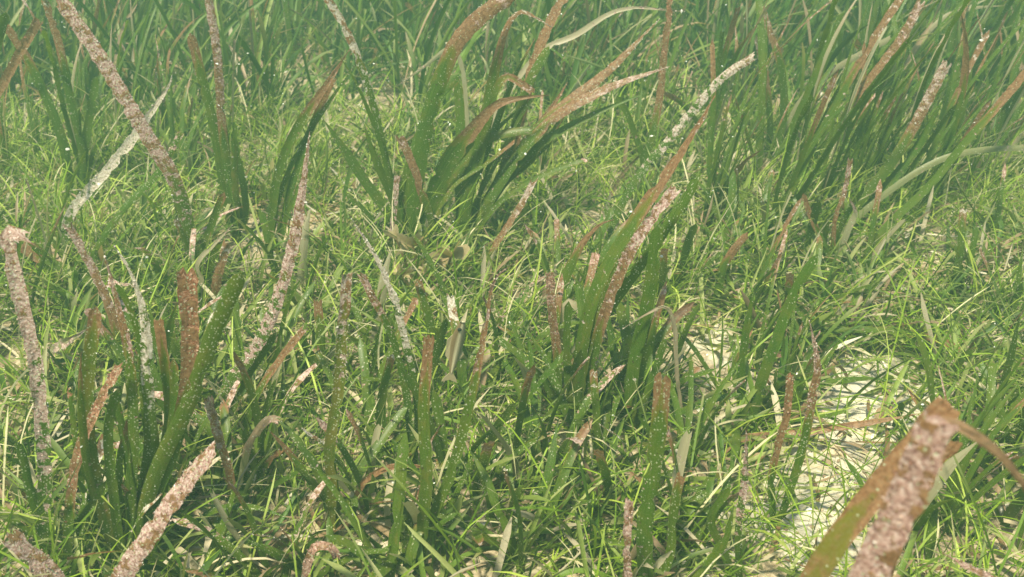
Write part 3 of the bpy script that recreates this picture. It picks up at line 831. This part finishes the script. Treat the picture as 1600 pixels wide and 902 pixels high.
turf('leaf_litter', 36000, (0.35, 3.6), (0.02, 0.08), (0.002, 0.008), 1.5, 0.25, 4, 3,
     [(0.50, 0.42, 0.28), (0.34, 0.24, 0.14), (0.62, 0.57, 0.44), (0.20, 0.12, 0.06), (0.14, 0.18, 0.04)], [.28, .26, .18, .16, .12], 0,
     'dead bleached leaf scraps lying on the sand', 0.1, 3, zmin=0.010)
turf('far_seagrass', 5200, (3.1, 9.0), (0.18, 0.42), (0.010, 0.018), 0.35, 0.6, 8, 3, GREENS[:4], [.4, .35, .15, .1], 4,
     'distant tall seagrass merging into green haze', 0, 4)

# ------------------------------------------------------------------ chips and grains on the sand, motes in the water
def scatter_lumps(name, n, ymin, ymax, size, mat, pal, label, zr, seed, only_bare=False):
    r = np.random.default_rng(seed)
    y = r.uniform(ymin, ymax, n); x = r.uniform(-1, 1, n) * (0.34 + 0.62 * y)
    if only_bare:
        k = r.random(n) < 0.15 + bareness(x, y); x, y = x[k], y[k]; n = len(x)
    z = r.uniform(*zr, n) + np.array([ground_z(a, b_) for a, b_ in zip(x, y)])
    nr = unit(r.normal(0, 0.5, (n, 3)) + np.array([0, 0, 1]))
    pal = np.array(pal)
    v, f, t = flakes(np.stack([x, y, z], 1), nr, r.gamma(2.0, size / 2, n) + size * 0.3, pal[r.integers(0, len(pal), n)] * r.uniform(.8, 1.15, (n, 1)), r.uniform(.3, .8, n), r)
    tag(link(name, mesh_from(name, v, f, mat, None, t, None, False)), label, None, None, 'stuff')
scatter_lumps('shell_gravel', 16000, 0.4, 2.6, 0.0024, M_RUBBLE, [(0.66, 0.60, 0.46), (0.52, 0.43, 0.30), (0.72, 0.69, 0.60), (0.30, 0.22, 0.14), (0.20, 0.15, 0.10), (0.44, 0.34, 0.22)],
              'pale shell and coral chips on the sand', (0.0, 0.003), 5, True)
scatter_lumps('suspended_specks', 700, 0.45, 2.4, 0.0006, M_CRUST, [(0.75, 0.75, 0.68), (0.6, 0.6, 0.5)],
              'pale specks drifting in the water', (0.05, 0.45), 6)

def rubble(px, py, size, label, seed):
    g = ground_at(px, py); g[2] = ground_z(g[0], g[1]) + size * 0.25
    import bmesh
    bm = bmesh.new(); bmesh.ops.create_icosphere(bm, subdivisions=4, radius=1)
    for v in bm.verts:
        q = v.co * 1.3 + Vector((seed * 5.1, 0, 0))
        v.co *= size * (0.8 + 0.45 * mnoise.noise(q) + 0.22 * mnoise.noise(q * 3.1) + 0.10 * mnoise.noise(q * 8))
        v.co.z *= 0.75
    me = bpy.data.meshes.new('coral_rubble'); bm.to_mesh(me); bm.free()
    a = me.attributes.new("tint", 'FLOAT_COLOR', 'POINT')
    for i, v in enumerate(me.vertices):
        k = 0.5 + 0.5 * mnoise.noise(v.co * 160)
        a.data[i].color = (0.40 + 0.22 * k, 0.31 + 0.22 * k, 0.20 + 0.18 * k, 1)
    for p in me.polygons: p.use_smooth = True
    me.materials.append(M_RUBBLE)
    tag(link('coral_rubble', me, None, g), label, 'rubble', 'coral rubble lumps on the sand')
rubble(573, 866, 0.0135, 'knobbly pale rubble lump between the bottom hook and square-cut leaf', 1)
rubble(583, 596, 0.012, 'pinkish rubble lump half buried behind the upright speckled leaf', 2)
rubble(1302, 706, 0.010, 'small pale lump on the sand left of the nearest leaf', 3)

# ------------------------------------------------------------------ small brown alga and fish
def alga(px, py):
    g = ground_at(px, py); g[2] = ground_z(g[0], g[1])
    e = link('brown_alga', None, None, g)
    tag(e, 'small tan-brown lobed alga at the foot of the central clumps', 'alga')
    r = np.random.default_rng(9)
    for i in range(9):
        az = r.uniform(0, 6.28); h = r.uniform(.03, .075); rad = r.uniform(.012, .022); tilt = r.uniform(-.7, .7)
        na, nr_ = 22, 6
        c = np.array([r.normal(0, .02), r.normal(0, .01), h * 1.15])
        ax = np.array([math.cos(az), math.sin(az), 0]); up = np.array([-math.sin(az) * math.sin(tilt), math.cos(az) * math.sin(tilt), math.cos(tilt)])
        nn = np.cross(ax, up)
        V, T = [], []
        for a in range(na):
            th = (a / (na - 1) - .5) * 3.4
            lob = 1 + .28 * math.sin(th * 7 + i) + r.normal(0, .06)
            for j in range(nr_):
                q = (j + .15) / (nr_ - 1)
                V.append(c + rad * q * lob * (ax * math.sin(th) + up * math.cos(th)) + nn * rad * .35 * q * math.sin(th * 3 + i))
                T.append(np.array([.22, .16, .06]) * (1 - q) + np.array([.46, .36, .20]) * q)
        i0 = (np.arange(na - 1)[:, None] * nr_ + np.arange(nr_ - 1)[None]).ravel()
        F = np.stack([i0, i0 + 1, i0 + nr_ + 1, i0 + nr_], 1)
        fo = link('frond', mesh_from('frond', np.array(V), F, M_ALGA, None, np.array(T)), e)
        # stalk down to the seabed
        P, nk = np.linspace([c[0] * .3, c[1] * .3, -.003], c, 6), 6
        sv = []
        for p in P:
            for q in range(nk):
                sv.append(p + .0016 * np.array([math.cos(q * 6.283 / nk), math.sin(q * 6.283 / nk), 0]))
        sf = [[k * nk + q, k * nk + (q + 1) % nk, (k + 1) * nk + (q + 1) % nk, (k + 1) * nk + q] for k in range(5) for q in range(nk)]
        link('stalk', mesh_from('stalk', np.array(sv), np.array(sf), M_ALGA, None, np.tile([.2, .14, .06], (len(sv), 1))), fo)
alga(672, 470)

def fish(px, py, y0):
    p = on_plane(px, py, y0, 0)
    L = 0.062
    ns, nk = 26, 14
    e = link('fish', None, None, p)
    tag(e, 'small slender brown fish with a cream stripe hovering nose-up at centre', 'fish')
    V, T = [], []
    for i in range(ns):
        t = i / (ns - 1)          # 0 snout .. 1 tail root
        hh = L * .112 * (math.sin(math.pi * min(1, t * .92 + .04)) ** .75) * (1 - .35 * t) + .0008
        ww = hh * .55
        x = L * (.5 - t)
        bendv = .006 * math.sin(t * 2.6)
        for k in range(nk):
            a = k / nk * 6.283
            V.append([x, math.cos(a) * ww + bendv, math.sin(a) * hh])
            v = math.sin(a)
            c = np.array([.17, .12, .06]) if v > .25 else (np.array([.56, .49, .30]) if v > -.25 else np.array([.24, .20, .12]))
            T.append(c)
    V, T = np.array(V), np.array(T)
    F = [[i * nk + k, i * nk + (k + 1) % nk, (i + 1) * nk + (k + 1) % nk, (i + 1) * nk + k] for i in range(ns - 1) for k in range(nk)]
    F += [[0, k + 1, k + 2, k + 3] for k in range(0, nk - 3, 2)]
    b = link('body', mesh_from('body', V, np.array(F), M_FISH, None, T), e)
    def fin(name, pts, th=.0004):
        pts = np.array(pts, float); n = len(pts)
        v = np.vstack([pts + [0, th, 0], pts - [0, th, 0]])
        f = [[0, i, i + 1, 0 + n] for i in range(0)]
        tri = [[0, i, i + 1] for i in range(1, n - 1)] + [[n, n + i + 1, n + i] for i in range(1, n - 1)]
        tri += [[i, (i + 1) % n, n + (i + 1) % n] for i in range(n)] + [[i, n + (i + 1) % n, n + i] for i in range(n)]
        link(name, mesh_from(name, v, np.array(tri), M_FISH, None, np.tile([.34, .28, .16], (2 * n, 1)), None, False), e)
    by = .006 * math.sin(2.6)
    fin('tail_fin', [(-L * .46, by, 0), (-L * .6, by, L * .10), (-L * .68, by, L * .13), (-L * .63, by, 0), (-L * .68, by, -L * .13), (-L * .6, by, -L * .10)])
    fin('dorsal_fin', [(L * .2, .005, L * .10), (L * .1, .005, L * .17), (-L * .2, .006, L * .15), (-L * .32, .005, L * .05)])
    fin('anal_fin', [(-L * .05, .006, -L * .09), (-L * .15, .006, -L * .15), (-L * .32, .005, -L * .05)])
    for sgn in (-1, 1):
        a = np.array([[math.cos(q) * .0021, 0, math.sin(q) * .0021] for q in np.linspace(0, 6.283, 10, endpoint=False)])
        c0 = np.array([L * .36, sgn * .0030 + .0022, L * .025])
        v = np.vstack([a + c0, [c0 + [0, sgn * .0012, 0]]])
        f = np.array([[i, (i + 1) % 10, 10] for i in range(10)])
        link('eye', mesh_from('eye', v, f, M_FISH, None, np.tile([.02, .02, .02], (11, 1))), e)
    e.rotation_euler = (0, R(-78), R(8))
fish(714, 545, ground_at(712, 690)[1])

# ------------------------------------------------------------------ the green, slightly cloudy water
def haze():
    import bmesh
    bm = bmesh.new(); bmesh.ops.create_cube(bm, size=1)
    me = bpy.data.meshes.new('haze'); bm.to_mesh(me); bm.free()
    m = bpy.data.materials.new('cloudy_water'); m.use_nodes = True
    t = m.node_tree; t.nodes.clear()
    out = t.nodes.new("ShaderNodeOutputMaterial")
    v = t.nodes.new("ShaderNodeVolumePrincipled")
    v.inputs["Color"].default_value = (0.34, 0.64, 0.46, 1)
    v.inputs["Density"].default_value = 0.092
    v.inputs["Anisotropy"].default_value = 0.0
    t.links.new(v.outputs[0], out.inputs["Volume"])
    me.materials.append(m)
    o = link('haze', me)
    o.scale = (62, 62, 2.0); o.location = (0, 10, -0.2)
    tag(o, 'cloudy green sea water fading the far meadow', None, None, 'stuff')
haze()
